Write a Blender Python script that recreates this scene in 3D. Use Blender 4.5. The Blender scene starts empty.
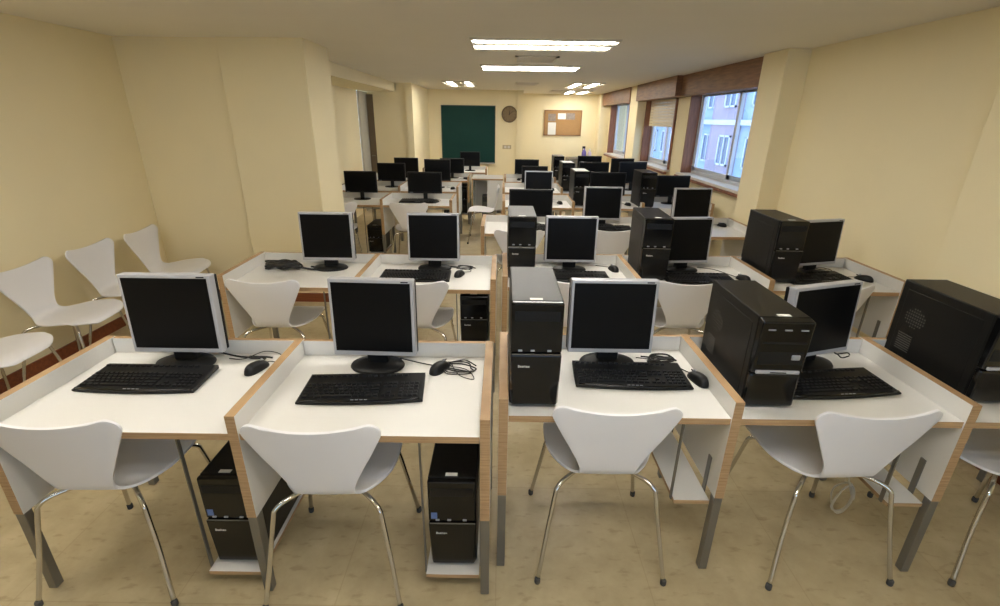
import bpy, bmesh, math, random
from mathutils import Matrix, Vector
S = bpy.context.scene
C = S.collection
random.seed(11)
PI = math.pi

# ------------------------------------------------------------------ materials
def srgb(r, g, b):
    f = lambda c: (c/255/12.92) if c/255 <= .04045 else ((c/255+.055)/1.055)**2.4
    return (f(r), f(g), f(b), 1)

def mat(name, col, rough=.5, metal=0., noise=0., nscale=8., bump=0., bscale=60., coat=0., spec=.5, emis=None, estr=0.):
    m = bpy.data.materials.new(name); m.use_nodes = True
    nt = m.node_tree; b = nt.nodes['Principled BSDF']
    b.inputs['Base Color'].default_value = col
    b.inputs['Roughness'].default_value = rough
    b.inputs['Metallic'].default_value = metal
    b.inputs['Specular IOR Level'].default_value = spec
    b.inputs['Coat Weight'].default_value = coat
    tc = nt.nodes.new('ShaderNodeTexCoord')
    if noise:
        n = nt.nodes.new('ShaderNodeTexNoise'); n.inputs['Scale'].default_value = nscale; n.inputs['Detail'].default_value = 5
        r = nt.nodes.new('ShaderNodeMixRGB'); r.blend_type = 'MULTIPLY'
        ramp = nt.nodes.new('ShaderNodeValToRGB')
        ramp.color_ramp.elements[0].position = .3; ramp.color_ramp.elements[1].position = .7
        ramp.color_ramp.elements[0].color = (1-noise, 1-noise, 1-noise, 1)
        nt.links.new(tc.outputs['Object'], n.inputs['Vector']); nt.links.new(n.outputs['Fac'], ramp.inputs['Fac'])
        r.inputs[0].default_value = 1; r.inputs[1].default_value = col
        nt.links.new(ramp.outputs['Color'], r.inputs[2]); nt.links.new(r.outputs[0], b.inputs['Base Color'])
    if bump:
        n2 = nt.nodes.new('ShaderNodeTexNoise'); n2.inputs['Scale'].default_value = bscale; n2.inputs['Detail'].default_value = 3
        bp = nt.nodes.new('ShaderNodeBump'); bp.inputs['Strength'].default_value = bump; bp.inputs['Distance'].default_value = .01
        nt.links.new(tc.outputs['Object'], n2.inputs['Vector']); nt.links.new(n2.outputs['Fac'], bp.inputs['Height'])
        nt.links.new(bp.outputs['Normal'], b.inputs['Normal'])
    if emis:
        b.inputs['Emission Color'].default_value = emis; b.inputs['Emission Strength'].default_value = estr
    return m

def wood(name, c1, c2, scale=(3, 40, 40), rough=.5):
    m = bpy.data.materials.new(name); m.use_nodes = True
    nt = m.node_tree; b = nt.nodes['Principled BSDF']; b.inputs['Roughness'].default_value = rough
    tc = nt.nodes.new('ShaderNodeTexCoord'); mp = nt.nodes.new('ShaderNodeMapping'); mp.inputs['Scale'].default_value = scale
    n = nt.nodes.new('ShaderNodeTexNoise'); n.inputs['Scale'].default_value = 1.5; n.inputs['Detail'].default_value = 6
    ramp = nt.nodes.new('ShaderNodeValToRGB')
    ramp.color_ramp.elements[0].color = c1; ramp.color_ramp.elements[1].color = c2
    ramp.color_ramp.elements[0].position = .35; ramp.color_ramp.elements[1].position = .65
    nt.links.new(tc.outputs['Object'], mp.inputs[0]); nt.links.new(mp.outputs[0], n.inputs['Vector'])
    nt.links.new(n.outputs['Fac'], ramp.inputs['Fac']); nt.links.new(ramp.outputs['Color'], b.inputs['Base Color'])
    return m

def floor_mat():
    m = bpy.data.materials.new('vinyl_floor'); m.use_nodes = True
    nt = m.node_tree; b = nt.nodes['Principled BSDF']
    b.inputs['Roughness'].default_value = .34; b.inputs['Specular IOR Level'].default_value = .4
    L = nt.links.new
    tc = nt.nodes.new('ShaderNodeTexCoord')
    n1 = nt.nodes.new('ShaderNodeTexNoise'); n1.inputs['Scale'].default_value = 7; n1.inputs['Detail'].default_value = 8; n1.inputs['Roughness'].default_value = .65
    mp = nt.nodes.new('ShaderNodeMapping'); mp.inputs['Scale'].default_value = (9, 22, 9)
    n2 = nt.nodes.new('ShaderNodeTexNoise'); n2.inputs['Scale'].default_value = 1.6; n2.inputs['Detail'].default_value = 6
    L(tc.outputs['Object'], n1.inputs['Vector']); L(tc.outputs['Object'], mp.inputs[0]); L(mp.outputs[0], n2.inputs['Vector'])
    r1 = nt.nodes.new('ShaderNodeValToRGB')
    r1.color_ramp.elements[0].position = .3; r1.color_ramp.elements[1].position = .75
    r1.color_ramp.elements[0].color = srgb(164, 148, 114); r1.color_ramp.elements[1].color = srgb(187, 171, 136)
    r2 = nt.nodes.new('ShaderNodeValToRGB')
    r2.color_ramp.elements[0].position = .30; r2.color_ramp.elements[1].position = .42
    r2.color_ramp.elements[0].color = (.72, .69, .64, 1); r2.color_ramp.elements[1].color = (1, 1, 1, 1)
    L(n1.outputs['Fac'], r1.inputs['Fac']); L(n2.outputs['Fac'], r2.inputs['Fac'])
    mx = nt.nodes.new('ShaderNodeMixRGB'); mx.blend_type = 'MULTIPLY'; mx.inputs[0].default_value = .75
    L(r1.outputs[0], mx.inputs[1]); L(r2.outputs[0], mx.inputs[2])
    br = nt.nodes.new('ShaderNodeTexBrick'); br.inputs['Scale'].default_value = 1
    br.offset = 0; br.inputs['Brick Width'].default_value = .6; br.inputs['Row Height'].default_value = .6
    br.inputs['Mortar Size'].default_value = .0022; br.inputs['Color1'].default_value = (1, 1, 1, 1); br.inputs['Color2'].default_value = (.965, .965, .965, 1)
    br.inputs['Mortar'].default_value = (.86, .84, .81, 1)
    L(tc.outputs['Object'], br.inputs['Vector'])
    mx2 = nt.nodes.new('ShaderNodeMixRGB'); mx2.blend_type = 'MULTIPLY'; mx2.inputs[0].default_value = 1
    L(mx.outputs[0], mx2.inputs[1]); L(br.outputs['Color'], mx2.inputs[2]); L(mx2.outputs[0], b.inputs['Base Color'])
    return m

def glass_mat():
    m = bpy.data.materials.new('window_glass'); m.use_nodes = True
    nt = m.node_tree; nt.nodes.remove(nt.nodes['Principled BSDF']); out = nt.nodes['Material Output']
    t = nt.nodes.new('ShaderNodeBsdfTransparent'); t.inputs[0].default_value = (.93, .97, 1, 1)
    g = nt.nodes.new('ShaderNodeBsdfGlossy'); g.inputs['Roughness'].default_value = .02
    f = nt.nodes.new('ShaderNodeLayerWeight'); f.inputs[0].default_value = .5
    p = nt.nodes.new('ShaderNodeMath'); p.operation = 'POWER'; p.inputs[1].default_value = 4
    q = nt.nodes.new('ShaderNodeMath'); q.operation = 'MULTIPLY_ADD'; q.inputs[1].default_value = .45; q.inputs[2].default_value = .03
    mx = nt.nodes.new('ShaderNodeMixShader')
    nt.links.new(f.outputs['Facing'], p.inputs[0]); nt.links.new(p.outputs[0], q.inputs[0])
    nt.links.new(q.outputs[0], mx.inputs[0]); nt.links.new(t.outputs[0], mx.inputs[1]); nt.links.new(g.outputs[0], mx.inputs[2])
    nt.links.new(mx.outputs[0], out.inputs[0])
    return m

M = dict(
    wall=mat('cream_paint', srgb(238, 224, 184), .75, noise=.04, nscale=2, bump=.05, bscale=90),
    ceiling=mat('ceiling_paint', srgb(232, 226, 212), .85, noise=.03, nscale=1.5),
    floor=floor_mat(),
    base_red=wood('terracotta_baseboard', srgb(112, 58, 32), srgb(134, 72, 40), rough=.45),
    lam=mat('white_laminate', srgb(216, 213, 206), .32, noise=.03, nscale=5),
    ply=wood('plywood_edge', srgb(152, 120, 84), srgb(180, 148, 108), (4, 4, 90)),
    steel=mat('grey_steel', srgb(128, 126, 120), .38, .7),
    chrome=mat('chrome', srgb(205, 203, 198), .16, 1.),
    shell=mat('white_shell', srgb(226, 224, 224), .38, noise=.03, nscale=4),
    black=mat('matte_black_plastic', srgb(15, 15, 15), .45, spec=.3, noise=.1, nscale=30, bump=.03, bscale=300),
    case=mat('black_painted_steel', srgb(15, 15, 14), .40, spec=.32, noise=.12, nscale=10, bump=.05, bscale=250),
    gloss=mat('gloss_black_plastic', srgb(11, 11, 11), .16, spec=.4),
    screen=mat('dark_screen', srgb(11, 11, 12), .34, noise=.1, nscale=3, spec=.14),
    silver=mat('silver_plastic', srgb(176, 176, 180), .35, .25),
    chip=mat('silver_chip', srgb(165, 168, 175), .3, .5),
    key=mat('key_plastic', srgb(22, 22, 23), .48, spec=.35, noise=.05, nscale=50),
    rubber=mat('rubber', srgb(70, 68, 64), .8, noise=.05),
    label=mat('white_sticker', srgb(225, 223, 215), .6, noise=.04, nscale=60),
    blue=mat('blue_sticker', srgb(96, 120, 170), .5, noise=.2, nscale=90),
    cable=mat('black_cable', srgb(22, 21, 21), .5, noise=.05),
    cablew=mat('white_cable', srgb(196, 188, 168), .5, noise=.05),
    board=mat('green_board', srgb(14, 56, 52), .6, spec=.2, noise=.14, nscale=2.5),
    alu=mat('aluminium', srgb(178, 176, 170), .4, .6),
    cork=mat('cork', srgb(168, 130, 84), .85, noise=.22, nscale=60),
    corkframe=wood('cork_frame', srgb(120, 82, 46), srgb(142, 98, 56)),
    paper=mat('paper', srgb(226, 224, 216), .7, noise=.06, nscale=25),
    paperprint=mat('printed_paper', srgb(150, 138, 128), .7, noise=.35, nscale=22),
    clockrim=mat('clock_rim', srgb(96, 76, 48), .45, noise=.1),
    clockdial=mat('clock_dial', srgb(134, 114, 82), .6, noise=.15, nscale=12),
    pelmet=wood('brown_veneer', srgb(110, 76, 50), srgb(136, 96, 64), (30, 3, 30), .5),
    jamb=wood('brown_jamb', srgb(116, 72, 50), srgb(140, 92, 66), (30, 30, 3), .5),
    sill=mat('window_sill_white', srgb(215, 205, 190), .45, noise=.05),
    wframe=mat('white_aluminium', srgb(196, 200, 208), .4, .2),
    shutter=mat('cream_shutter', srgb(214, 198, 160), .55, noise=.05),
    glass=glass_mat(),
    door=mat('grey_brown_door', srgb(128, 112, 90), .5, noise=.08, nscale=6),
    doorframe=mat('grey_doorframe', srgb(190, 186, 172), .5, noise=.05),
    facade=mat('pale_facade', srgb(152, 174, 198), .8, noise=.08, nscale=1.2),
    brickpink=mat('pink_facade', srgb(158, 148, 164), .8, noise=.12, nscale=2.5),
    fglass=mat('facade_glass', srgb(84, 106, 136), .15, noise=.3, nscale=.8),
    fframe=mat('facade_frame', srgb(196, 206, 220), .5, noise=.03),
    asphalt=mat('street', srgb(96, 96, 98), .9, noise=.2, nscale=3),
    grille=mat('vent_grille', srgb(226, 218, 202), .6, noise=.08),
    housing=mat('lamp_housing', srgb(214, 206, 186), .5, noise=.03),
    tube=mat('lamp_tube', (1, .96, .86, 1), .4, emis=(1., .965, .90, 1), estr=44.),
    purple=mat('purple_bottle', srgb(96, 80, 150), .35, noise=.1),
    pinkp=mat('pink_label', srgb(206, 190, 206), .5, noise=.1),
    greybox=mat('grey_case', srgb(104, 100, 90), .5, noise=.1),
    switch=mat('switch_plate', srgb(186, 168, 132), .5, noise=.05),
)

# ------------------------------------------------------------------ mesh helpers
class MB:
    def __init__(s): s.v = []; s.f = []; s.mi = []
    def add(s, vs, fs, mi=0):
        o = len(s.v); s.v += [tuple(v) for v in vs]; s.f += [tuple(i+o for i in f) for f in fs]
        s.mi += (list(mi) if isinstance(mi, (list, tuple)) else [mi]*len(fs)); return s
    def box(s, x0, x1, y0, y1, z0, z1, mi=0, mat4=None):
        vs = [Vector((x, y, z)) for z in (z0, z1) for y in (y0, y1) for x in (x0, x1)]
        if mat4: vs = [mat4 @ v for v in vs]
        # faces: -z +z -y +y -x +x
        fs = [(0, 2, 3, 1), (4, 5, 7, 6), (0, 1, 5, 4), (2, 6, 7, 3), (0, 4, 6, 2), (1, 3, 7, 5)]
        return s.add(vs, fs, mi)
    def tube(s, pts, r, n=8, cap=True):
        pts = [Vector(p) for p in pts]; rings = []
        t0 = (pts[1]-pts[0]).normalized(); a = Vector((0, 0, 1)) if abs(t0.z) < .9 else Vector((1, 0, 0))
        nrm = t0.cross(a).normalized()
        for i, p in enumerate(pts):
            t = (pts[min(i+1, len(pts)-1)]-pts[max(i-1, 0)]).normalized()
            nrm = (nrm - t*nrm.dot(t)).normalized(); bn = t.cross(nrm)
            rr = r[i] if isinstance(r, (list, tuple)) else r
            rings.append([p+nrm*rr*math.cos(2*PI*k/n)+bn*rr*math.sin(2*PI*k/n) for k in range(n)])
        vs = [v for ring in rings for v in ring]; fs = []
        for i in range(len(pts)-1):
            for k in range(n): fs.append((i*n+k, i*n+(k+1) % n, (i+1)*n+(k+1) % n, (i+1)*n+k))
        if cap: fs += [tuple(range(n))[::-1], tuple((len(pts)-1)*n+k for k in range(n))]
        return s.add(vs, fs)
    def lathe(s, prof, n=24, c=(0, 0, 0), axis='z', sx=1., sy=1.):
        vs = []; fs = []
        for (r, h) in prof:
            for k in range(n):
                a = 2*PI*k/n; x, y = r*math.cos(a)*sx, r*math.sin(a)*sy
                vs.append((c[0]+x, c[1]+y, c[2]+h) if axis == 'z' else (c[0]+x, c[1]-h, c[2]+y))
        for i in range(len(prof)-1):
            for k in range(n): fs.append((i*n+k, i*n+(k+1) % n, (i+1)*n+(k+1) % n, (i+1)*n+k))
        fs += [tuple(range(n))[::-1], tuple((len(prof)-1)*n+k for k in range(n))]
        return s.add(vs, fs)
    def build(s, name, mats, parent=None, smooth=False, bevel=0., kind=None):
        me = bpy.data.meshes.new(name); me.from_pydata(s.v, [], s.f)
        if not isinstance(mats, (list, tuple)): mats = [mats]
        for m in mats: me.materials.append(m)
        for p, mi in zip(me.polygons, s.mi): p.material_index = mi; p.use_smooth = smooth
        bm = bmesh.new(); bm.from_mesh(me); bmesh.ops.recalc_face_normals(bm, faces=bm.faces); bm.to_mesh(me); bm.free()
        o = bpy.data.objects.new(name, me); C.objects.link(o)
        if parent: o.parent = parent
        if bevel:
            b = o.modifiers.new('edge', 'BEVEL'); b.width = bevel; b.segments = 2; b.limit_method = 'ANGLE'; b.angle_limit = math.radians(40)
        if kind: o['kind'] = kind
        return o

def tag(o, label, cat, group=None):
    o['label'] = label; o['category'] = cat
    if group: o['group'] = group
    return o
def thing(name, label, cat, loc=(0, 0, 0), rz=0, group=None):
    o = bpy.data.objects.new(name, None); C.objects.link(o); o.empty_display_size = .1
    o.location = loc; o.rotation_euler = (0, 0, rz); return tag(o, label, cat, group)
def copy_tree(o, parent=None):
    c = o.copy(); C.objects.link(c)
    if parent: c.parent = parent
    for ch in list(o.children): copy_tree(ch, c)
    return c
used = set()
def place(proto, label, loc, rz=0, scale=(1, 1, 1), group=None):
    o = proto if proto.name not in used else copy_tree(proto)
    used.add(o.name)
    o['label'] = label; o.location = loc; o.rotation_euler = (0, 0, rz); o.scale = scale
    if group: o['group'] = group
    return o
def spline(P, n=8):
    P = [Vector(p) for p in P]; out = []
    for i in range(len(P)-1):
        a, b, c, d = P[max(i-1, 0)], P[i], P[i+1], P[min(i+2, len(P)-1)]
        for k in range(n):
            t = k/n
            out.append(.5*((2*b)+(c-a)*t+(2*a-5*b+4*c-d)*t*t+(3*b-a-3*c+d)*t**3))
    return out+[P[-1]]
LAMPLY = [0, 0, 1, 1, 0, 0]

# ------------------------------------------------------------------ the room
ZC = 2.3
XL, XR, YB = -3.22, 2.62, -2.6
YFL, YFR = 11.2, 12.5
def struct(name, mb, m, **k): return mb.build(name, m, kind='structure', **k)
struct('floor', MB().box(XL-.3, XR+.6, YB-.2, YFR+.3, -.12, 0), M['floor'])
struct('ceiling', MB().box(XL-.3, XR+.6, YB-.2, YFR+.3, ZC, ZC+.15), M['ceiling'])
struct('wall_left', MB().box(XL-.2, XL, YB-.2, 4.3, 0, ZC), M['wall'])
struct('wall_back', MB().box(XL-.2, -1.2, YB-.2, YB, 0, ZC).box(2.4, XR+.2, YB-.2, YB, 0, ZC).box(-1.2, 2.4, YB-.2, YB, 0, .8).box(-1.2, 2.4, YB-.2, YB, 2.15, ZC), M['wall'])  # opening left for the added window behind the camera
bw = struct('window_4', MB().box(-1.2, 2.4, YB-.16, YB-.1, .8, .85).box(-1.2, 2.4, YB-.16, YB-.1, 2.1, 2.15).box(-1.2, -1.15, YB-.16, YB-.1, .85, 2.1).box(2.35, 2.4, YB-.16, YB-.1, .85, 2.1).box(.57, .63, YB-.16, YB-.1, .85, 2.1), M['wframe'])  # unseen window, added for cool daylight on chair backs and floor
MB().box(-1.15, 2.35, YB-.132, YB-.128, .85, 2.1).build('glass_pane', M['glass'], bw)
struct('wall_left_return', MB().box(XL-.2, -2.33, 4.27, 4.5, 0, ZC), M['wall'])
struct('wall_left_pillar', MB().box(-2.34, -1.63, 4.21, 4.8, 0, ZC), M['wall'], bevel=.006)
struct('wall_left_rear', MB().box(-2.75, -2.6, 4.5, 8.9, 0, ZC), M['wall'])
struct('wall_left_soffit', MB().box(-2.61, -2.0, 4.8, 9.32, 2.15, ZC), M['wall'])
struct('wall_left_end', MB().box(-2.42, -1.78, 9.3, 9.6, 0, ZC).box(-2.75, -2.42, 9.45, 9.6, 0, ZC), M['wall'])
struct('wall_left_column', MB().box(-1.80, -1.68, 9.26, YFL+.1, 0, ZC), M['wall'])
dr = struct('door_1', MB().box(-2.6, -2.56, 8.9, 9.45, 0, 2.14), M['doorframe'], bevel=.004)
MB().box(-2.56, -2.42, 9.36, 9.44, 0, 2.1).build('door_leaf', M['door'], dr)
MB().tube([(-2.45, 9.36, 1.0), (-2.45, 9.31, 1.0), (-2.52, 9.31, 1.0)], .008).build('door_handle', M['chrome'], dr)
struct('wall_far', MB().box(-1.8, .44, YFL, YFL+.2, 0, ZC).box(.32, .46, YFL-.06, YFL+.2, 0, ZC), M['wall'])
struct('wall_far_recess', MB().box(.36, XR+.6, YFR, YFR+.2, 0, ZC).box(.26, .40, YFL+.1, YFR+.1, 0, ZC), M['wall'])
# window wall: solid pieces around three openings
wins = [(4.85, 6.9, 1.0, 2.12), (7.45, 9.0, .98, 2.12), (10.15, 11.9, .94, 2.12)]
wr = MB().box(XR, XR+.2, YB-.2, 4.85, 0, ZC)
for i, (a, b, z0, z1) in enumerate(wins):
    wr.box(XR, XR+.2, a, b, 0, z0).box(XR, XR+.2, a, b, z1, ZC)
    wr.box(XR, XR+.2, b, wins[i+1][0] if i < 2 else YFR+.2, 0, ZC)
struct('wall_right', wr, M['wall'])
struct('wall_right_near_pier', MB().box(XR-.06, XR+.01, YB, 2.62, 0, ZC), M['wall'], bevel=.004)
struct('wall_right_pillar', MB().box(2.42, XR+.02, 4.40, 4.80, 0, ZC), M['wall'], bevel=.006)
struct('wall_right_mid_pillar', MB().box(2.44, XR+.02, 9.02, 9.55, 0, ZC), M['wall'], bevel=.006)
struct('wall_right_far_pillar', MB().box(2.38, XR+.02, 12.1, YFR+.02, 0, ZC), M['wall'], bevel=.006)
struct('baseboard_left', MB().box(XL, XL+.014, YB, 4.27, 0, .09), M['base_red'], bevel=.003)
struct('baseboard_left_return', MB().box(XL, -2.33, 4.256, 4.27, 0, .09).box(-2.34, -1.62, 4.196, 4.21, 0, .09).box(-1.63, -1.616, 4.2, 4.8, 0, .09), M['base_red'], bevel=.003)
struct('baseboard_right', MB().box(XR-.014, XR, 2.62, 4.4, 0, .09).box(XR-.074, XR-.06, YB, 2.62, 0, .09), M['base_red'], bevel=.003)
struct('baseboard_far', MB().box(-1.68, .32, YFL-.014, YFL, 0, .09), M['base_red'], bevel=.003)
for i, (a, b, z0, z1) in enumerate(wins):
    X = XR+.14; n = i+1
    fr = MB()
    for (y0, y1, zz0, zz1) in ((a, b, z0, z0+.05), (a, b, z1-.05, z1), (a, a+.05, z0, z1), (b-.05, b, z0, z1)):
        fr.box(X-.03, X+.03, y0, y1, zz0, zz1)
    w = struct(f'window_{n}', fr, M['wframe'], bevel=.004)
    mid = (a+b)/2-.1
    sash = MB()
    for (y0, y1, xo) in ((a+.05, mid+.03, .012), (mid-.03, b-.05, -.012)):
        for (p, q, zz0, zz1) in ((y0, y1, z0+.05, z0+.10), (y0, y1, z1-.10, z1-.05), (y0, y0+.05, z0+.05, z1-.05), (y1-.05, y1, z0+.05, z1-.05)):
            sash.box(X+xo-.010, X+xo+.010, p, q, zz0, zz1)
    sash.build('sash', M['wframe'], w)
    MB().box(X+.001, X+.005, a+.05, b-.05, z0+.05, z1-.05).build('glass_pane', M['glass'], w)
    MB().box(XR-.03, X-.03, b-.035, b, z0, z1).box(XR-.03, X-.03, a, a+.035, z0, z1).box(XR-.03, X-.03, a, b, z1-.03, z1).build('brown_casing', M['jamb'], w)
    MB().box(XR-.09, X-.03, a-.02, b+.02, z0-.02, z0+.012).build('window_sill', M['sill'], w, bevel=.004)
    MB().box(XR-.10, XR-.05, a-.04, b+.04, z0-.055, z0-.02).build('sill_edge', M['jamb'], w, bevel=.004)
sh = MB()
for k in range(9): sh.box(XR+.05, XR+.062, 7.49, 8.96, 1.615+k*.047, 1.658+k*.047)
tag(sh.build('roller_shutter', M['shutter'], bevel=.004), 'cream slatted roller shutter half lowered over the middle window', 'shutter')
for (x, a, b, lab) in ((2.48, 4.805, 7.0, 'wide brown shutter box above the nearest open window'), (2.40, 7.0, 9.015, 'brown shutter box above the half shuttered middle window'), (2.42, 9.56, 12.08, 'brown shutter box above the window nearest the cork board wall')):
    t = thing('shutter_box', lab, 'shutter box', (x, a, 2.03), 0, 'brown shutter boxes over the windows')
    L_ = b-a
    MB().box(0, .025, 0, L_, 0, .268).build('front_board', M['pelmet'], t, bevel=.003)
    MB().box(.025, XR-x-.002, 0, .025, 0, .268).build('end_board', M['pelmet'], t)
    MB().box(.025, XR-x-.002, L_-.025, L_, 0, .268).build('end_board', M['pelmet'], t)
    MB().box(.025, XR-x-.002, .025, L_-.025, 0, .02).build('bottom_board', M['pelmet'], t)

# the street and the building across it
struct('street_ground', MB().box(3.2, 40, -20, 90, -7.2, -7), M['asphalt'])
bld = thing('apartment_building', 'pale and pink apartment block seen through the windows across the street', 'building', (12, 0, -7))
MB().box(0, 8, 8, 70, 0, 16).build('wall', M['facade'], bld)
for k in range(8):
    MB().box(-.22, 0, 9.5+k*7.6, 12.6+k*7.6, 0, 16).build('pink_pier', M['brickpink'], bld)
for r in range(4):
    for k in range(20):
        y = 9.9+k*2.53; z = 3.6+r*2.9
        if k % 3 == 0: x = -.24
        else: x = -.04
        wf = MB()
        for (p, q, a, b) in ((y, y+1.3, z, z+.09), (y, y+1.3, z+1.45, z+1.54), (y, y+.09, z, z+1.54), (y+1.21, y+1.3, z, z+1.54), (y+.6, y+.68, z, z+1.54)):
            wf.box(x-.06, x+.04, p, q, a, b)
        f = wf.build('window', M['fframe'], bld)
        MB().box(x-.012, x+.03, y+.05, y+1.25, z+.05, z+1.5).build('pane', M['fglass'], f)
for r in range(5): MB().box(-.3, 0, 8, 70, 2.75+r*2.9, 3.0+r*2.9).build('ledge', M['fframe'], bld)

# ------------------------------------------------------------------ ceiling fittings
def lamp(x, y, rz, label):
    t = thing('ceiling_light', label, 'ceiling light', (x, y, ZC), rz, 'twin tube ceiling lights')
    MB().box(-.59, .59, -.27, .27, -.006, -.001).build('reflector', M['housing'], t)
    r = MB().box(-.59, .59, -.28, -.265, -.018, 0).box(-.59, .59, .265, .28, -.018, 0).box(-.60, -.585, -.28, .28, -.018, 0).box(.585, .60, -.28, .28, -.018, 0)
    r.build('rim', M['housing'], t)
    for s in (-.155, .155):
        MB().box(-.575, .575, s-.042, s+.042, -.014, -.007).build('lamp_tube', M['tube'], t, bevel=.003)
    MB().box(-.58, .58, -.03, .03, -.016, -.006).build('centre_spine', M['housing'], t, bevel=.003)
    return t
lamp(.33, 4.36, 0, 'long twin tube ceiling light nearest to the camera in view')
lamp(.33, 6.3, 0, 'twin tube ceiling light just beyond the air grille')
lamp(-.78, 9.25, PI/2, 'twin tube ceiling light turned lengthwise near the green chalkboard')
lamp(1.47, 9.25, PI/2, 'twin tube ceiling light turned lengthwise near the middle window')
lamp(1.70, 11.6, PI/2, 'rearmost twin tube ceiling light before the cork board')
lamp(.33, 2.30, 0, 'twin tube ceiling light added above the front desks, out of frame')  # unseen lamp, added where row spacing and floor shade point
lamp(.33, .35, 0, 'twin tube ceiling light added above the camera, out of frame')  # unseen lamp, added to light the chair backs
lamp(-1.9, 1.2, 0, 'twin tube ceiling light added beside the plain wall, out of frame')  # unseen lamp, added for light on the near left side
def vent(x0, x1, y0, y1, label):
    t = thing('ceiling_vent', label, 'air vent', ((x0+x1)/2, (y0+y1)/2, ZC), 0, 'ceiling air vents')
    w, d = (x1-x0)/2, (y1-y0)/2
    MB().box(-w, w, -d, -d+.03, -.014, -.001).box(-w, w, d-.03, d, -.014, -.001).box(-w, -w+.03, -d, d, -.014, -.001).box(w-.03, w, -d, d, -.014, -.001).build('frame', M['grille'], t)
    g = MB()
    n = max(3, int(2*d/.06))
    for k in range(n):
        yy = -d+.03+(2*d-.06)*(k+.5)/n
        g.box(-w+.03, w-.03, yy-.016, yy+.008, -.010, -.002)
    g.build('grille', M['grille'], t)
vent(.12, .56, 5.15, 5.62, 'square air grille in the ceiling between the two long lights')
vent(.22, .62, 8.8, 9.3, 'small air grille in the ceiling between the lengthwise lights')
vent(1.05, 1.40, 10.9, 11.5, 'dark air grille in the ceiling beside the rearmost light')

# ------------------------------------------------------------------ far wall
t = thing('chalkboard', 'large dark green chalkboard on the far wall', 'chalkboard', (-.775, YFL, 0))
MB().box(-.60, .60, -.022, -.002, .74, 1.965).build('board_surface', M['board'], t)
MB().box(-.615, .615, -.03, -.001, 1.96, 1.975).box(-.615, .615, -.03, -.001, .725, .742).box(-.615, -.6, -.03, -.001, .725, 1.975).box(.6, .615, -.03, -.001, .725, 1.975).build('frame', mat('board_frame', srgb(58, 74, 66), .5, noise=.1), t)
MB().box(-.1, .6, -.085, -.03, .71, .725).box(-.1, .6, -.085, -.08, .725, .74).build('chalk_tray', M['alu'], t)
t = thing('wall_clock', 'round brown wall clock on the far wall beside the chalkboard', 'clock', (.155, YFL, 1.80))
MB().lathe([(.175, .002), (.178, .03), (.165, .042), (.155, .03)], 32, axis='y').build('rim', M['clockrim'], t, smooth=True)
MB().lathe([(.15, .028), (.15, .031)], 32, axis='y').build('dial', M['clockdial'], t)
tk = MB()
for k in range(12):
    a = k*PI/6; tk.box(-.006, .006, -.035, -.032, .115, .142, mat4=Matrix.Rotation(a, 4, 'Y'))
tk.build('hour_marks', M['clockrim'], t)
MB().box(-.006, .006, -.039, -.036, -.02, .08, mat4=Matrix.Rotation(.1, 4, 'Y')).build('hour_hand', M['black'], t)
MB().box(-.004, .004, -.043, -.040, -.02, .12, mat4=Matrix.Rotation(.9, 4, 'Y')).build('minute_hand', M['black'], t)
t = thing('wall_switch', 'small beige plate on the far wall below the clock', 'wall plate', (.11, YFL, 1.09))
MB().box(-.1, .1, -.012, -.001, -.045, .045).build('plate', M['switch'], t, bevel=.003)
MB().box(-.06, -.01, -.018, -.012, -.025, .025).build('rocker', M['sill'], t)
MB().box(.02, .07, -.018, -.012, -.025, .025).build('rocker', M['sill'], t)
t = thing('cork_board', 'framed brown cork notice board on the far wall', 'notice board', (1.53, YFR, 1.62))
MB().box(-.46, .46, -.02, -.002, -.29, .29).build('cork_panel', M['cork'], t)
MB().box(-.475, .475, -.03, -.001, .285, .305).box(-.475, .475, -.03, -.001, -.305, -.285).box(-.475, -.455, -.03, -.001, -.305, .305).box(.455, .475, -.03, -.001, -.305, .305).build('frame', M['corkframe'], t)
def note(x, z, w, h, m, label):
    o = MB().box(-w/2, w/2, -.003, 0, -h/2, h/2).build('notice', M[m]); o.location = (1.53+x, YFR-.021, 1.62+z)
    tag(o, label, 'notice', 'notices pinned on the cork board')
note(-.27, -.14, .20, .30, 'paper', 'tall white sheet pinned low on the cork board')
note(-.03, .16, .20, .14, 'paper', 'wide white sheet pinned high on the cork board')
note(.19, .16, .22, .15, 'paperprint', 'grey printed sheet beside the wide white sheet')
note(-.28, .13, .19, .18, 'paperprint', 'mottled picture sheet above the tall white sheet')

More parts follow.
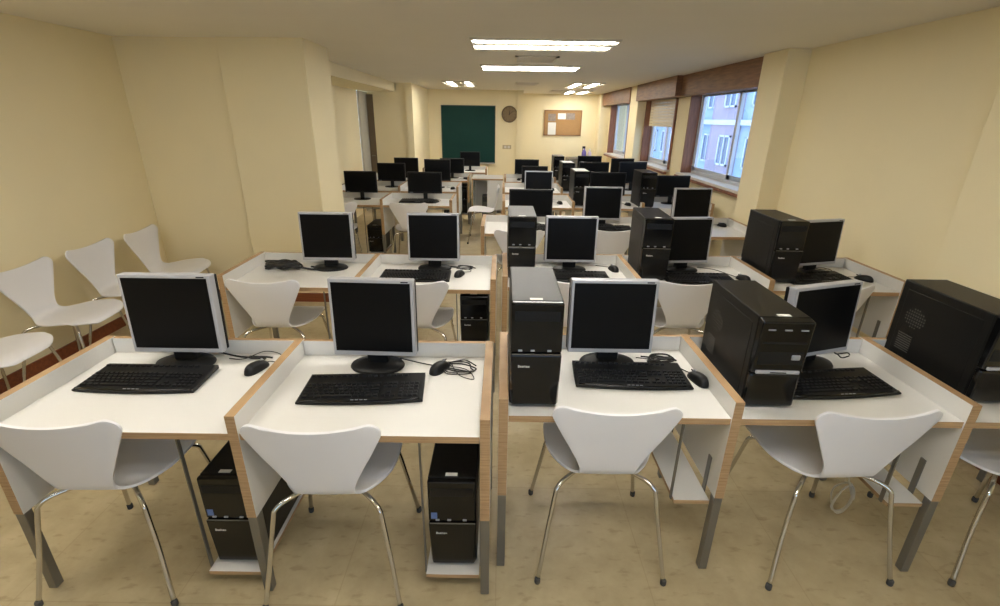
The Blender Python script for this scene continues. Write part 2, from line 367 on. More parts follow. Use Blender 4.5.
# ------------------------------------------------------------------ desks
ZD, ZT, ZP = .73, .80, .374      # desktop top, divider top, divider bottom
DEP = .54
def desk(label, x0, W, n, yf, shelves=(), DEP=.54, sw=.20):
    t = thing('computer_desk', label, 'desk', (x0, yf, 0), 0, 'long white computer desks with raised dividers')
    TH = .034
    for i in range(n+1):
        x = i*W
        p = MB()
        sh_ = 0.
        vs = []
        for z in (ZP, ZT):
            for (yy, dx) in ((0, 0), (DEP, sh_)):
                for s in (-1, 1): vs.append((x+dx+s*TH/2, yy, z))
        p.add(vs, [(0, 2, 3, 1), (4, 5, 7, 6), (0, 1, 5, 4), (2, 6, 7, 3), (0, 4, 6, 2), (1, 3, 7, 5)], [1, 1, 1, 1, 0, 0])
        pn = p.build('side_panel', [M['lam'], M['ply']], t, bevel=.0015)
        for yy, dx in ((.002, 0), (DEP-.032, sh_)):
            g = MB().box(x+dx-.016, x+dx+.016, yy, yy+.03, 0.006, ZP)
            lg = g.build('leg', M['steel'], pn, bevel=.002)
    for i in range(n):
        a, b = i*W+TH/2+.001, (i+1)*W-TH/2-.001
        MB().box(a, b, .004, DEP-.022, ZD-.026, ZD, [0, 0, 1, 1, 0, 0]).build('desktop', [M['lam'], M['ply']], t, bevel=.001)
        MB().box(a, b, DEP-.021, DEP, ZD-.14, ZT-.002, [1, 1, 0, 0, 1, 1]).build('back_panel', [M['lam'], M['ply']], t, bevel=.001)
    for (i, z) in shelves:
        b = (i+1)*W-TH/2-.006
        s = MB().box(b-sw, b, .02, .47, z-.016, z, [0, 0, 1, 1, 1, 1]).build('tower_shelf', [M['lam'], M['ply']], t)
        for yy in (.04, .42):
            MB().box(b-sw-.006, b-sw-.001, yy, yy+.014, z-.016, ZD-.027).build('hanger', M['steel'], s)
            MB().box(b+.0005, b+.0055, yy+.03, yy+.052, z-.016, max(z+.16, ZP+.1)).build('hanger', M['steel'], s)
    return t
desk('long white desk in the front row of the pillar-side block', -1.69, .824, 2, 1.245, ((0, .085), (1, .085)), .565)
desk('long white desk in the front row of the window-side block', .018, .820, 3, 1.365, ((0, .345), (1, .345)), sw=.135)
desk('long white desk in the second row of the pillar-side block', -1.69, .824, 2, 2.63, ((0, .32), (1, .32)))
desk('long white desk in the second row of the window-side block', .03, .823, 3, 2.69, ((0, .345), (1, .345), (2, .345)), sw=.135)
desk('long white desk in the third row of the window-side block', -.165, .82, 3, 4.10, ((0, .345),), sw=.135)
desk('white desk in the third row of the pillar-side block', -2.235, .82, 2, 5.46, ((0, .13),))
desk('white desk in the fourth row of the window-side block', .03, .82, 3, 5.45)
desk('white desk in the fourth row of the pillar-side block', -2.26, .82, 2, 6.59, ((1, .17),))
desk('white desk in the fifth row of the window-side block', .03, .82, 3, 6.60)
desk('white desk in the fifth row of the pillar-side block', -2.15, .80, 2, 7.81, ((1, .17),))
desk('white desk in the rearmost row of the window-side block', .06, .82, 3, 7.78)
desk('white desk before the chalkboard in the rearmost pillar-side row', -1.5, .6, 2, 9.1)
# white side table in the aisle
t = thing('side_table', 'white side table with half closed front standing in the aisle', 'table', (-.225, 8.06, 0))
MB().box(-.27, .25, -.30, .28, .75, .775, LAMPLY).build('table_top', [M['lam'], M['ply']], t, bevel=.002)
MB().box(-.01, .25, -.295, -.275, .26, .75, [1, 1, 0, 0, 1, 1]).build('front_panel', [M['lam'], M['ply']], t, bevel=.001)
MB().box(-.27, -.246, -.29, .28, 0, .75, [0, 0, 1, 1, 0, 0]).build('side_panel', [M['lam'], M['ply']], t, bevel=.001)
MB().box(.226, .25, -.27, .28, 0, .75, [0, 0, 1, 1, 0, 0]).build('side_panel', [M['lam'], M['ply']], t, bevel=.001)
MB().box(-.246, .226, .26, .28, .1, .75).build('back_panel', M['lam'], t)
t = thing('storage_box', 'dark grey box standing inside the white side table', 'box', (-.22, 8.14, 0))
MB().box(-.11, .09, -.14, .1, .0, .46).build('body', M['greybox'], t, bevel=.006)
MB().box(-.10, .08, -.152, -.14, .36, .44).build('front_flap', M['rubber'], t, bevel=.003)

# ------------------------------------------------------------------ chairs
def shell_mesh():
    # seat front -> waist -> top of the back: (y, z, half width)
    P = [(.235, .425, .205), (.222, .446, .205), (.17, .459, .212), (.08, .456, .217), (-.01, .450, .207), (-.08, .446, .168), (-.125, .452, .126),
         (-.152, .478, .104), (-.168, .53, .116), (-.183, .60, .148), (-.197, .67, .184), (-.21, .74, .218), (-.216, .77, .229), (-.221, .80, .234)]
    Q = spline([Vector((p[0], p[1], p[2])) for p in P], 6)
    s = [0]
    for a, b in zip(Q, Q[1:]): s.append(s[-1]+math.hypot(a.x-b.x, a.y-b.y))
    tot = s[-1]
    def at(d):
        d = min(max(d, 0), tot)
        for i in range(len(s)-1):
            if s[i+1] >= d:
                k = (d-s[i])/max(s[i+1]-s[i], 1e-9); return Q[i].lerp(Q[i+1], k)
        return Q[-1]
    ds = [tot*i/46 for i in range(47)]
    rt, rf = .06, .11
    rows = []
    for k in range(9): rows.append(rf*(1-math.sin(PI/2*(1-k/8)))if False else rf*(1-math.cos(PI/2*k/8)))
    rows += [d for d in ds if rf+.01 < d < tot-rt-.01]
    rows += [tot-rt+rt*math.sin(PI/2*k/8) for k in range(9)]
    NU = 18; vs = []
    for d in rows:
        q = at(d); hw = q.z
        if d < rf: hw = hw-.115*(1-math.sqrt(max(0, 1-((rf-d)/rf)**2)))
        if d > tot-rt: hw = hw-rt*(1-math.sqrt(max(0, 1-((d-tot+rt)/rt)**2)))
        back = min(1, max(0, (q.y-.47)/.12))
        top = min(1, max(0, (q.y-.62)/.18))
        for j in range(NU+1):
            u = -1+2*j/NU; x = u*hw
            y = q.x + back*.022*(x/.22)**2
            z = q.y + (1-back)*.010*(x/.2)**2*(1 if q.x < .15 else .3) - top*.022*max(0, 1-(x/.19)**2)
            vs.append((x, y, z))
    fs = [(i*(NU+1)+j, i*(NU+1)+j+1, (i+1)*(NU+1)+j+1, (i+1)*(NU+1)+j) for i in range(len(rows)-1) for j in range(NU)]
    return MB().add(vs, fs)
def make_chair():
    t = thing('shell_chair', '', 'chair')
    o = shell_mesh().build('seat_shell', M['shell'], t, smooth=True)
    m = o.modifiers.new('thickness', 'SOLIDIFY'); m.thickness = .010; m.offset = 0
    b = o.modifiers.new('edge', 'BEVEL'); b.width = .003; b.segments = 2; b.limit_method = 'ANGLE'; b.angle_limit = math.radians(50)
    MB().lathe([(.075, .424), (.08, .430), (.08, .440), (.06, .446)], 20).build('under_seat_mount', M['black'], t, smooth=True)
    for sx in (-1, 1):
        for sy in (-1, 1):
            fy = -.232 if sy < 0 else .225
            pts = spline([(sx*.03, sy*.03, .424), (sx*.10, sy*.085, .425), (sx*.155, sy*.135, .423), (sx*.183, sy*.160, .405), (sx*.192, sy*.168, .37), (sx*.215, sy*.190, .22), (sx*.247, fy, .012)], 5)
            lg = MB().tube(pts, .0085, 10).build('leg', M['chrome'], t, smooth=True)
            MB().lathe([(.010, 0), (.0115, .004), (.0115, .022), (.009, .026)], 12, (sx*.247, fy, 0)).build('rubber_foot', M['rubber'], lg, smooth=True)
    return t
chair0 = make_chair()
G1 = 'white shell chairs at the desks'
def chair(label, x, y, rz=0., group=G1): return place(chair0, label, (x, y, 0), rz, group=group)
chair('white shell chair at the front pillar-side desk, outer seat', -1.44, 1.42, .02)
chair('white shell chair at the front pillar-side desk, aisle seat', -.602, 1.415, .02)
chair('white shell chair at the front window-side desk, aisle seat', .41, 1.535, 0)
chair('white shell chair at the front window-side desk, middle seat', 1.30, 1.535, .05)
chair('white shell chair at the front window-side desk, seat by the wall', 2.06, 1.54, -.04)
chair('white shell chair at the second row pillar-side desk, outer seat', -1.42, 2.785, .0)
chair('white shell chair at the second row pillar-side desk, aisle seat', -.53, 2.80, 0)
chair('white shell chair at the second row window-side desk, aisle seat', .465, 2.86, 0)
chair('white shell chair at the second row window-side desk, middle seat', 1.17, 2.86, 0)
chair('white shell chair at the second row window-side desk, seat by the wall', 2.02, 2.79, .25)
chair('white shell chair at the third row window-side desk, aisle seat', .16, 4.18, 0)
chair('white shell chair at the third row window-side desk, middle seat', 1.0, 4.26, 0)
chair('white shell chair behind the third row square monitor by the window', 1.96, 5.42, 0)
chair('white shell chair at the third row pillar-side desk, aisle seat', -1.06, 5.48, 0)
chair('white shell chair at the third row pillar-side desk, beside the pillar', -1.93, 5.42, .35)
chair('white shell chair in the aisle before the white side table', -.25, 6.75, PI/2)
G2 = 'white shell chairs along the plain wall'
chair('white shell chair along the plain wall, cut off by the frame edge', -2.85, 2.27, -PI/2+.06, G2)
chair('white shell chair along the plain wall, second from the frame edge', -2.85, 2.81, -PI/2+.1, G2)
chair('white shell chair along the plain wall, half hidden behind a monitor', -2.85, 3.32, -PI/2+.06, G2)
chair('white shell chair along the plain wall, in the corner', -2.84, 3.83, -PI/2+.12, G2)

# ------------------------------------------------------------------ monitors
def make_square_monitor():
    t = thing('square_monitor', '', 'monitor')
    W, Z0, Z1 = .176, .062, .378
    tilt = Matrix.Translation((0, 0, .2)) @ Matrix.Rotation(-.05, 4, 'X') @ Matrix.Translation((0, 0, -.2))
    MB().box(-W, W, -.02, .018, Z0, Z1, mat4=tilt).build('bezel', M['silver'], t, bevel=.004)
    MB().box(-W-.002, W+.002, .012, .03, Z0+.004, Z1-.004, mat4=tilt).box(-W+.05, W-.05, .03, .055, Z0+.05, Z1-.06, mat4=tilt).build('rear_shell', M['black'], t, bevel=.005)
    MB().box(-W+.0125, W-.0125, -.0208, -.0185, Z0+.019, Z1-.013, mat4=tilt).build('screen', M['screen'], t)
    MB().lathe([(.0048, .0202), (.0048, .0215)], 14, (0, 0, Z0+.009), 'y').box(.007, .018, -.0215, -.0204, Z0+.007, Z0+.011).build('logo', M['black'], t)
    MB().box(W-.05, W-.02, -.0213, -.0203, Z1-.010, Z1-.0055, mat4=tilt).build('model_mark', M['black'], t)
    MB().box(-.045, .045, .0, .035, .012, .13).build('stand', M['black'], t, bevel=.006)
    MB().lathe([(.115, 0), (.118, .006), (.112, .014), (.07, .02)], 32, (0, .0, 0), 'z', 1, .65).build('base', M['black'], t, smooth=True)
    return t
def make_wide_monitor():
    t = thing('wide_monitor', '', 'monitor')
    W, Z0, Z1 = .208, .085, .345
    MB().box(-W, W, -.018, .012, Z0, Z1).box(-.13, .13, .012, .035, Z0+.04, Z1-.04).build('bezel', M['black'], t, bevel=.004)
    MB().box(-W+.016, W-.016, -.0188, -.0165, Z0+.022, Z1-.016).build('screen', M['screen'], t)
    MB().box(-.19, -.15, -.0195, -.0182, Z0+.008, Z0+.013).build('logo', M['chip'], t)
    MB().box(-.025, .025, .0, .025, .012, .16).build('stand', M['black'], t, bevel=.005)
    MB().lathe([(.11, 0), (.112, .006), (.104, .012), (.05, .018)], 28, (0, 0, 0), 'z', 1, .75).build('base', M['gloss'], t, smooth=True)
    return t
sq, wd = make_square_monitor(), make_wide_monitor()
GS, GW = 'silver framed square monitors', 'black wide monitors'
def smon(x, y, lab, rz=0., w=.352, h=1.): place(sq, lab, (x, y, ZD+.0005), rz, (w/.352, 1, h), GS)
def wmon(x, y, lab, rz=0., w=.416, h=1., zz=ZD+.0005): place(wd, lab, (x, y, zz), rz, (w/.416, 1, h), GW)
smon(-1.308, 1.700, 'silver-framed square monitor, front row, pillar-side block, outer seat', .0, .36, 1.04)
smon(-.506, 1.700, 'silver-framed square monitor, front row, pillar-side block, aisle seat', -.03, .336, 1.02)
smon(-1.161, 3.02, 'silver-framed square monitor, second row, pillar-side block, outer seat', 0, .348, 1.02)
smon(-.452, 3.04, 'silver-framed square monitor, second row, pillar-side block, aisle seat', 0, .345, 1.02)
smon(.463, 1.755, 'silver-framed square monitor, front row, window-side block, aisle seat', 0, .352, 1.0)
smon(1.325, 1.76, 'silver-framed square monitor turned at an angle, front row, window-side block', .30, .352, .98)
smon(.476, 3.06, 'silver-framed square monitor, second row, window-side block, aisle seat', 0, .349, .99)
smon(1.26, 3.08, 'silver-framed square monitor, second row, window-side block, middle seat', .1, .345, .99)
smon(2.165, 3.08, 'silver-framed square monitor half behind a tower, second row, by the wall', .25, .335, .98)
smon(.982, 4.5, 'silver-framed square monitor, third row, window-side block, middle seat', 0, .364, 1.)
smon(1.845, 4.5, 'silver-framed square monitor, third row, window-side block, window seat', .05, .363, 1.)
smon(.46, 5.85, 'silver-framed square monitor, fourth row, window-side block, aisle seat', 0, .345, 1.)
wmon(-1.755, 5.87, 'black wide monitor beside the pillar, third row of the pillar-side block', 0, .40)
wmon(-.957, 5.87, 'black wide monitor with keyboard, third row of pillar-side block, aisle seat', 0, .425)
wmon(-1.627, 7.0, 'black wide monitor, fourth row, pillar-side block, outer seat', 0, .411)
wmon(-.946, 7.0, 'black wide monitor, fourth row, pillar-side block, aisle seat', 0, .38, 1.18)
wmon(-1.642, 8.2, 'black wide monitor, fifth row, pillar-side block, outer seat', 0, .412, .95)
wmon(-.855, 8.2, 'black wide monitor, fifth row, pillar-side block, aisle seat', 0, .411, .95)
wmon(-.624, 9.4, 'black wide monitor in front of the green chalkboard', 0, .391, 1.05)
wmon(.286, 4.5, 'black wide monitor, third row, window-side block, aisle seat', 0, .42, 1.)
wmon(1.323, 5.87, 'black wide monitor, fourth row, window-side block, middle seat', 0, .44, 1.08)
wmon(2.13, 5.87, 'black wide monitor, fourth row, window-side block, window seat', .1, .43, 1.)
wmon(.488, 7.02, 'black wide monitor, fifth row, window-side block, aisle seat', 0, .382, .95)
wmon(1.356, 7.02, 'black wide monitor, fifth row, window-side block, middle seat', 0, .44, 1.15)
wmon(1.93, 7.02, 'black wide monitor, fifth row, window-side block, window seat', .15, .42, 1.18)
wmon(.43, 8.2, 'black wide monitor, rearmost row, window-side block, aisle seat', 0, .411, .95)
wmon(1.50, 8.2, 'black wide monitor, rearmost row, window-side block, middle seat', 0, .409, 1.16)
wmon(2.068, 8.2, 'black wide monitor, rearmost row, window-side block, window seat', .1, .40, 1.06)

# ------------------------------------------------------------------ tower computers
def text_part(s, size, loc, parent, m, name='logo'):
    cu = bpy.data.curves.new(name, 'FONT'); cu.body = s; cu.size = size; cu.extrude = .0003; cu.align_x = 'LEFT'
    o = bpy.data.objects.new(name+'_text', cu); C.objects.link(o)
    dg = bpy.context.evaluated_depsgraph_get(); me = bpy.data.meshes.new_from_object(o.evaluated_get(dg))
    bpy.data.objects.remove(o); o = bpy.data.objects.new(name, me); C.objects.link(o)
    me.materials.clear(); me.materials.append(m)
    o.location = loc; o.rotation_euler = (PI/2, 0, 0); o.parent = parent; return o
def make_tower_a():
    t = thing('tower_computer', '', 'computer tower')
    w, h, d = .088, .41, .40
    MB().box(-w, w, .022, d, .008, h).build('case', M['case'], t, bevel=.004)
    MB().box(-w, w, 0, .022, .225, h).build('front_panel', M['gloss'], t, bevel=.006)
    lo = MB().add([(-w, .022, .012), (w, .022, .012), (w, .022, .221), (-w, .022, .221), (-w+.01, -.004, .020), (w-.01, -.004, .020), (w, -.006, .219), (-w, -.006, .219)],
                  [(0, 1, 2, 3), (4, 7, 6, 5), (0, 4, 5, 1), (3, 2, 6, 7), (0, 3, 7, 4), (1, 5, 6, 2)])
    lo.build('lower_panel', M['gloss'], t, bevel=.004)
    MB().box(-w+.012, w-.012, -.0015, 0, .345, .38).build('drive_bay', M['black'], t)
    for x in (-.055, -.012, .045): MB().box(x-.007, x+.007, -.004, .002, .232, .238).build('front_button', M['chip'], t, bevel=.001)
    MB().box(-w+.004, w-.004, -.0075, -.004, .2215, .2240).build('split_line', M['greybox'], t)
    text_part('Beeltex', .0135, (-.062, -.0066, .172), t, M['label'])
    MB().box(-.025, .018, .03, .046, h, h+.0008).build('sticker', M['label'], t)
    for s in (-1, 1):
        MB().box(s*w-.0012, s*w+.0012, .06, .36, .05, .36).build('side_panel', M['case'], t, bevel=.001)
    for x in (-.07, .07):
        for y in (.05, .36): MB().lathe([(.011, 0), (.012, .008)], 10, (x, y, 0)).build('foot', M['rubber'], t)
    return t
def make_tower_b():
    t = thing('tower_computer', '', 'computer tower')
    w, h, d = .088, .355, .42
    MB().box(-w, w, .03, d, .008, h).build('case', M['case'], t, bevel=.004)
    up = MB().add([(-w, .03, .15), (w, .03, .15), (w, .03, h), (-w, .03, h), (-w, .004, .15), (w, .004, .15), (w, -.004, h-.006), (-w, -.004, h-.006)],
                  [(0, 1, 2, 3), (4, 7, 6, 5), (0, 4, 5, 1), (3, 2, 6, 7), (0, 3, 7, 4), (1, 5, 6, 2)])
    up.build('front_panel', M['gloss'], t, bevel=.005)
    MB().box(-w, w, .006, .03, .012, .145).build('lower_panel', M['gloss'], t, bevel=.008)
    for x in (-.055, 0, .055): MB().box(x-.012, x+.012, -.006, .002, .318, .3225).build('front_port', M['chip'], t)
    MB().box(-w+.01, w-.01, -.001, .004, .265, .300).build('drive_bay', M['black'], t, bevel=.002)
    MB().box(-w+.01, w-.01, .000, .005, .185, .235).build('drive_bay', M['black'], t, bevel=.002)
    MB().box(.035, .065, -.004, .003, .205, .225).build('power_button', M['chip'], t, bevel=.004)
    MB().box(-w+.012, w-.012, -.004, .005, .150, .163).build('silver_strip', M['silver'], t, bevel=.003)
    MB().box(-.028, .028, -.0055, -.004, .1545, .1585).build('strip_slot', M['black'], t)
    MB().box(-.02, .025, .035, .052, h, h+.0008).build('sticker', M['label'], t)
    for s in (-1, 1): MB().box(s*w-.0012, s*w+.0012, .06, .39, .04, .32).build('side_panel', M['case'], t, bevel=.001)
    v = MB()
    for i in range(9):
        for j in range(7):
            if (i-4)**2/20+(j-3)**2/11 <= 1: v.box(-w-.0018, -w-.001, .27+i*.011, .275+i*.011, .17+j*.013, .176+j*.013)
    v.build('side_vent', M['rubber'], t); v = MB()
    for j in range(8): v.box(-w-.0018, -w-.001, .30, .37, .06+j*.010, .064+j*.010)
    v.build('vent_slots', M['rubber'], t)
    for x in (-.07, .07):
        for y in (.06, .37): MB().lathe([(.011, 0), (.012, .008)], 10, (x, y, 0)).build('foot', M['rubber'], t)
    return t
ta, tb = make_tower_a(), make_tower_b()
GT = 'black tower computers on the desks'; GU = 'black tower computers under the desks'
def towA(x, y, z, lab, rz=0, g=GT, h=1.): return place(ta, lab, (x, y, z), rz, (1, 1, h), g)
def towB(x, y, z, lab, rz=0, g=GT, h=1.): return place(tb, lab, (x, y, z), rz, (1, 1, h), g)
Zt = ZD+.0005
towA(.127, 1.412, Zt, 'black tower beside the aisle, front row desk, window-side block')
towB(.978, 1.425, Zt, 'black tower with silver strip between the two front window-side monitors', -.02)
towB(1.835, 1.47, Zt, 'black tower with silver strip cut off at the frame edge', .0)
towA(.135, 2.83, Zt, 'black tower with grey top beside the aisle, second row')
towA(.985, 2.83, Zt, 'black tower left of the middle square monitor, second row', -.06)
towA(1.815, 2.82, Zt, 'black tower nearest the cream wall pillar, second row', -.02)
towA(.945, 5.55, Zt, 'black tower with pale top, fourth row, window-side block, middle seat')
towA(1.73, 5.52, Zt, 'black tower, fourth row, window-side block, window seat')
towA(.945, 6.73, Zt, 'black tower, fifth row, window-side block, middle seat', 0, GT, .98)
towA(.957, 7.98, Zt, 'black tower, rearmost row, window-side block, middle seat', 0, GT, .98)
ua = towA(-.985, 1.30, .0855, 'black tower under the front pillar-side desk, outer seat', 0, GU)
towA(-.163, 1.30, .0855, 'black tower under the front pillar-side desk, aisle seat', 0, GU)
for tt in (ua,):
    pass
towA(-.163, 2.70, .3205, 'black tower on the raised shelf, second row, pillar-side block', 0, GU, .83)
towA(-1.54, 5.52, .1305, 'black tower under the third row pillar-side desk', 0, GU, .83)
towA(-.74, 6.65, .1705, 'black tower under the fourth row pillar-side desk', 0, GU, 1.1)
towA(-.67, 7.87, .1705, 'black tower under the fifth row pillar-side desk', 0, GU, 1.1)

# blue badges on the two front towers below the desks
for o in bpy.data.objects:
    if o.get('label', '') in ('black tower under the front pillar-side desk, outer seat', 'black tower under the front pillar-side desk, aisle seat'):
        MB().box(-.078, -.056, -.0012, .001, .240, .268).build('badge', M['blue'], o)

for (x, y, z, w_, lab) in ((.945, 5.72, Zt+.4115, .15, 'white sheet for light reflected on a fourth row tower'), (.945, 6.90, Zt+.404, .14, 'white sheet for light reflected on a fifth row tower')):  # white sheets stand in for light reflected off the tower tops
    o = MB().box(-w_/2, w_/2, -.15, .13, 0, .003).build('reflection_sheet', M['paper']); o.location = (x, y, z); tag(o, lab, 'paper', 'white sheets for light on tower tops')

# ------------------------------------------------------------------ keyboards and mice
def make_keyboard():
    t = thing('keyboard', '', 'keyboard')
    W, D = .228, .088
    n = 14; vs = []; fs = []
    def outline(off):
        pts = []
        for k in range(n+1):                       # front edge bows out
            u = -1+2*k/n; pts.append((u*(W-off), -D+off-.012*(1-u*u)))
        for k in range(n+1):
            u = 1-2*k/n; pts.append((u*(W-off-.006), D-off))
        return pts
    lev = [(0.004, .0), (0, .004), (0, .010), (.006, .014)]
    for off, z in lev:
        for (x, y) in outline(off): vs.append((x, y, z+(y+D)/(2*D)*(.012 if z > .006 else .004)))
    N = 2*(n+1)
    for i in range(len(lev)-1):
        for k in range(N): fs.append((i*N+k, i*N+(k+1) % N, (i+1)*N+(k+1) % N, (i+1)*N+k))
    fs += [tuple(range(N))[::-1], tuple(3*N+k for k in range(N))]
    MB().add(vs, fs).build('case', M['black'], t, smooth=False)
    # glossy front lip
    lip = MB()
    pts = [(u*(W-.012), -D+.004-.012*(1-u*u), .0145) for u in [-1+2*k/12 for k in range(13)]]
    lip.tube(pts, .0055, 8).build('front_lip', M['gloss'], t, smooth=True)
    kb = MB()
    def key(x, y, w, d=.016):
        z = .0135+(y+D)/(2*D)*.012; a = .0016
        vs = [(x+a, y+a, z), (x+w-a, y+a, z), (x+w-a, y+d-a, z), (x+a, y+d-a, z), (x+.003, y+.003, z+.0075), (x+w-.003, y+.003, z+.0075), (x+w-.003, y+d-.002, z+.0075), (x+.003, y+d-.002, z+.0075)]
        kb.add(vs, [(4, 5, 6, 7), (0, 1, 5, 4), (1, 2, 6, 5), (2, 3, 7, 6), (3, 0, 4, 7)])
    x0 = -W+.014
    rows = [[1.3, 1.3, 1.3, 6.0, 1.3, 1.3, 1.3, 1.2], [2.3]+[1]*10+[2.7], [1.8]+[1]*11+[2.2], [1.5]+[1]*12+[1.5], [1]*13+[2]]
    for r, ws in enumerate(rows):
        x = x0; y = -D+.018+r*.0185
        for w in ws: key(x, y, w*.0185); x += w*.0185
        x = x0+15.4*.0185
        for c in range(3):
            if r == 2 or (r == 1 and c != 1): continue
            key(x+c*.0185, y, .0185)
        x = x0+18.8*.0185
        for c in range(4): key(x+c*.0185, y, .0185)
    kb.build('keys', M['key'], t); kb = MB()
    for k in range(16): key(x0+k*.0225+(k//4)*.006, D-.03, .018, .012)
    kb.build('function_keys', M['key'], t)
    c = MB()
    for k in range(4): c.box(-.030+k*.016, -.019+k*.016, -D-.006, -D-.0025, .0195, .0205)
    c.build('media_buttons', M['chip'], t)
    return t
key0 = make_keyboard()
GK = 'black desk keyboards'
def keyb(x, y, rz, lab): place(key0, lab, (x, y, Zt), rz, (1, 1, 1), GK)
keyb(-1.365, 1.565, .0, 'black keyboard with glossy front lip, front pillar-side desk, outer seat')
keyb(-.510, 1.515, .06, 'black keyboard slightly askew, front pillar-side desk, aisle seat')
keyb(.530, 1.640, -.02, 'black keyboard, front window-side desk, aisle seat')
keyb(1.315, 1.600, .10, 'black keyboard before the angled monitor, front window-side desk')
keyb(-.55, 2.855, .0, 'black keyboard, second row pillar-side desk, aisle seat')
keyb(.485, 2.88, .0, 'black keyboard, second row window-side desk, aisle seat')
keyb(1.30, 2.875, .0, 'black keyboard, second row window-side desk, middle seat')
keyb(2.10, 2.93, .15, 'black keyboard behind a tower, second row window-side desk')
keyb(-1.02, 5.72, .0, 'black keyboard, third row pillar-side desk')
keyb(1.02, 4.33, .0, 'black keyboard, third row window-side desk, middle seat')
keyb(.30, 4.33, .0, 'black keyboard, third row window-side desk, aisle seat')
def mouse(x, y, rz, lab, cord=None, z=Zt):
    t = thing('computer_mouse', lab, 'mouse', (x, y, z), rz, 'black computer mice')
    vs = []; fs = []; NA, NB = 20, 7
    for j in range(NB+1):
        b = PI/2*j/NB
        for k in range(NA):
            a = 2*PI*k/NA; r = math.cos(b)**.75 if j < NB else .0
            X = .031*r*math.copysign(abs(math.cos(a))**.85, math.cos(a)); Y = .056*r*math.copysign(abs(math.sin(a))**.9, math.sin(a))
            X *= 1-.12*math.cos(PI*Y/.056/2)*(1 if abs(Y) < .03 else .6)
            h = .036*math.sin(b)*(1-.25*(Y/.056))
            vs.append((X, Y, .002+h))
    for j in range(NB):
        for k in range(NA): fs.append((j*NA+k, j*NA+(k+1) % NA, (j+1)*NA+(k+1) % NA, (j+1)*NA+k))
    fs.append(tuple(range(NA))[::-1])
    MB().add(vs, fs).build('body', M['black'], t, smooth=True)
    MB().lathe([(.008, -.003), (.009, 0), (.008, .003)], 14, (0, 0, 0), 'y').build('wheel', M['chip'], t).matrix_local = Matrix.Translation((0, .028, .030)) @ Matrix.Rotation(PI/2, 4, 'Z')
    MB().box(-.0006, .0006, .012, .05, .024, .0300).build('button_gap', M['rubber'], t)
    if cord:
        R = Matrix.Rotation(-rz, 3, 'Z')
        P = [Vector((0, .054, .010)), Vector((0, .07, .004))]+[R @ (Vector(p)-Vector((x, y, z))) for p in cord]
        MB().tube(spline(P, 6), .0019, 6).build('cord', M['cable'], t, smooth=True)
    return t
cz = Zt+.004
mouse(-.99, 1.655, -.35, 'black mouse beside the keyboard, front pillar-side desk, outer seat', [(-.93, 1.72, cz), (-.93, 1.745, cz+.02), (-1.0, 1.752, cz+.03), (-1.08, 1.73, cz+.005), (-1.15, 1.74, cz)])
mouse(-.245, 1.675, -.5, 'black mouse among cables, front pillar-side desk, aisle seat', [(-.2, 1.70, cz), (-.16, 1.69, cz), (-.12, 1.66, cz), (-.1, 1.60, cz), (-.16, 1.63, cz), (-.2, 1.72, cz)])
mouse(.80, 1.615, .25, 'black mouse, front window-side desk, aisle seat', [(.77, 1.70, cz), (.74, 1.74, cz), (.68, 1.78, cz), (.60, 1.80, cz)])
mouse(.785, 3.06, .2, 'black mouse, second row window-side desk, aisle seat', [(.75, 3.13, cz), (.68, 3.16, cz)])
mouse(1.60, 2.885, .3, 'black mouse, second row window-side desk, middle seat', [(1.56, 2.99, cz), (1.5, 3.1, cz), (1.40, 3.15, cz)])
mouse(2.42, 2.92, .5, 'black mouse, second row window-side desk, by the wall', [(2.33, 3.0, cz), (2.25, 3.08, cz+.03), (2.12, 3.14, cz)])
mouse(-.27, 2.90, -.3, 'black mouse, second row pillar-side desk, aisle seat', [(-.20, 2.98, cz), (-.22, 3.03, cz), (-.30, 3.06, cz), (-.4, 3.1, cz)])
mouse(2.20, 4.55, .3, 'black mouse, third row window-side desk, window seat', [(2.1, 4.58, cz), (2.02, 4.58, cz)])
mouse(-.80, 5.70, -.3, 'black mouse, third row pillar-side desk, aisle seat', [(-.76, 5.82, cz), (-.8, 5.9, cz)])
mouse(-.66-.05, 6.85, -.3, 'black mouse, fourth row pillar-side desk, aisle seat', [(-.74, 6.95, cz), (-.82, 7.02, cz)])
mouse(-.57-.04, 8.02, .9, 'black mouse, fifth row pillar-side desk, aisle seat', [(-.66, 8.05, cz), (-.72, 8.1, cz)])
mouse(.72, 5.72, .3, 'black mouse, fourth row window-side desk, aisle seat', [(.70, 5.82, cz), (.62, 5.86, cz)])
mouse(1.55, 5.68, .3, 'black mouse, fourth row window-side desk, middle seat', [(1.52, 5.78, cz), (1.48, 5.84, cz)])
mouse(.74, 6.86, .3, 'black mouse, fifth row window-side desk, aisle seat', [(.70, 6.95, cz), (.66, 7.0, cz)])
mouse(.29, 7.98, .3, 'black mouse, rearmost window-side desk, aisle seat', [(.27, 8.1, cz), (.3, 8.2, cz)])

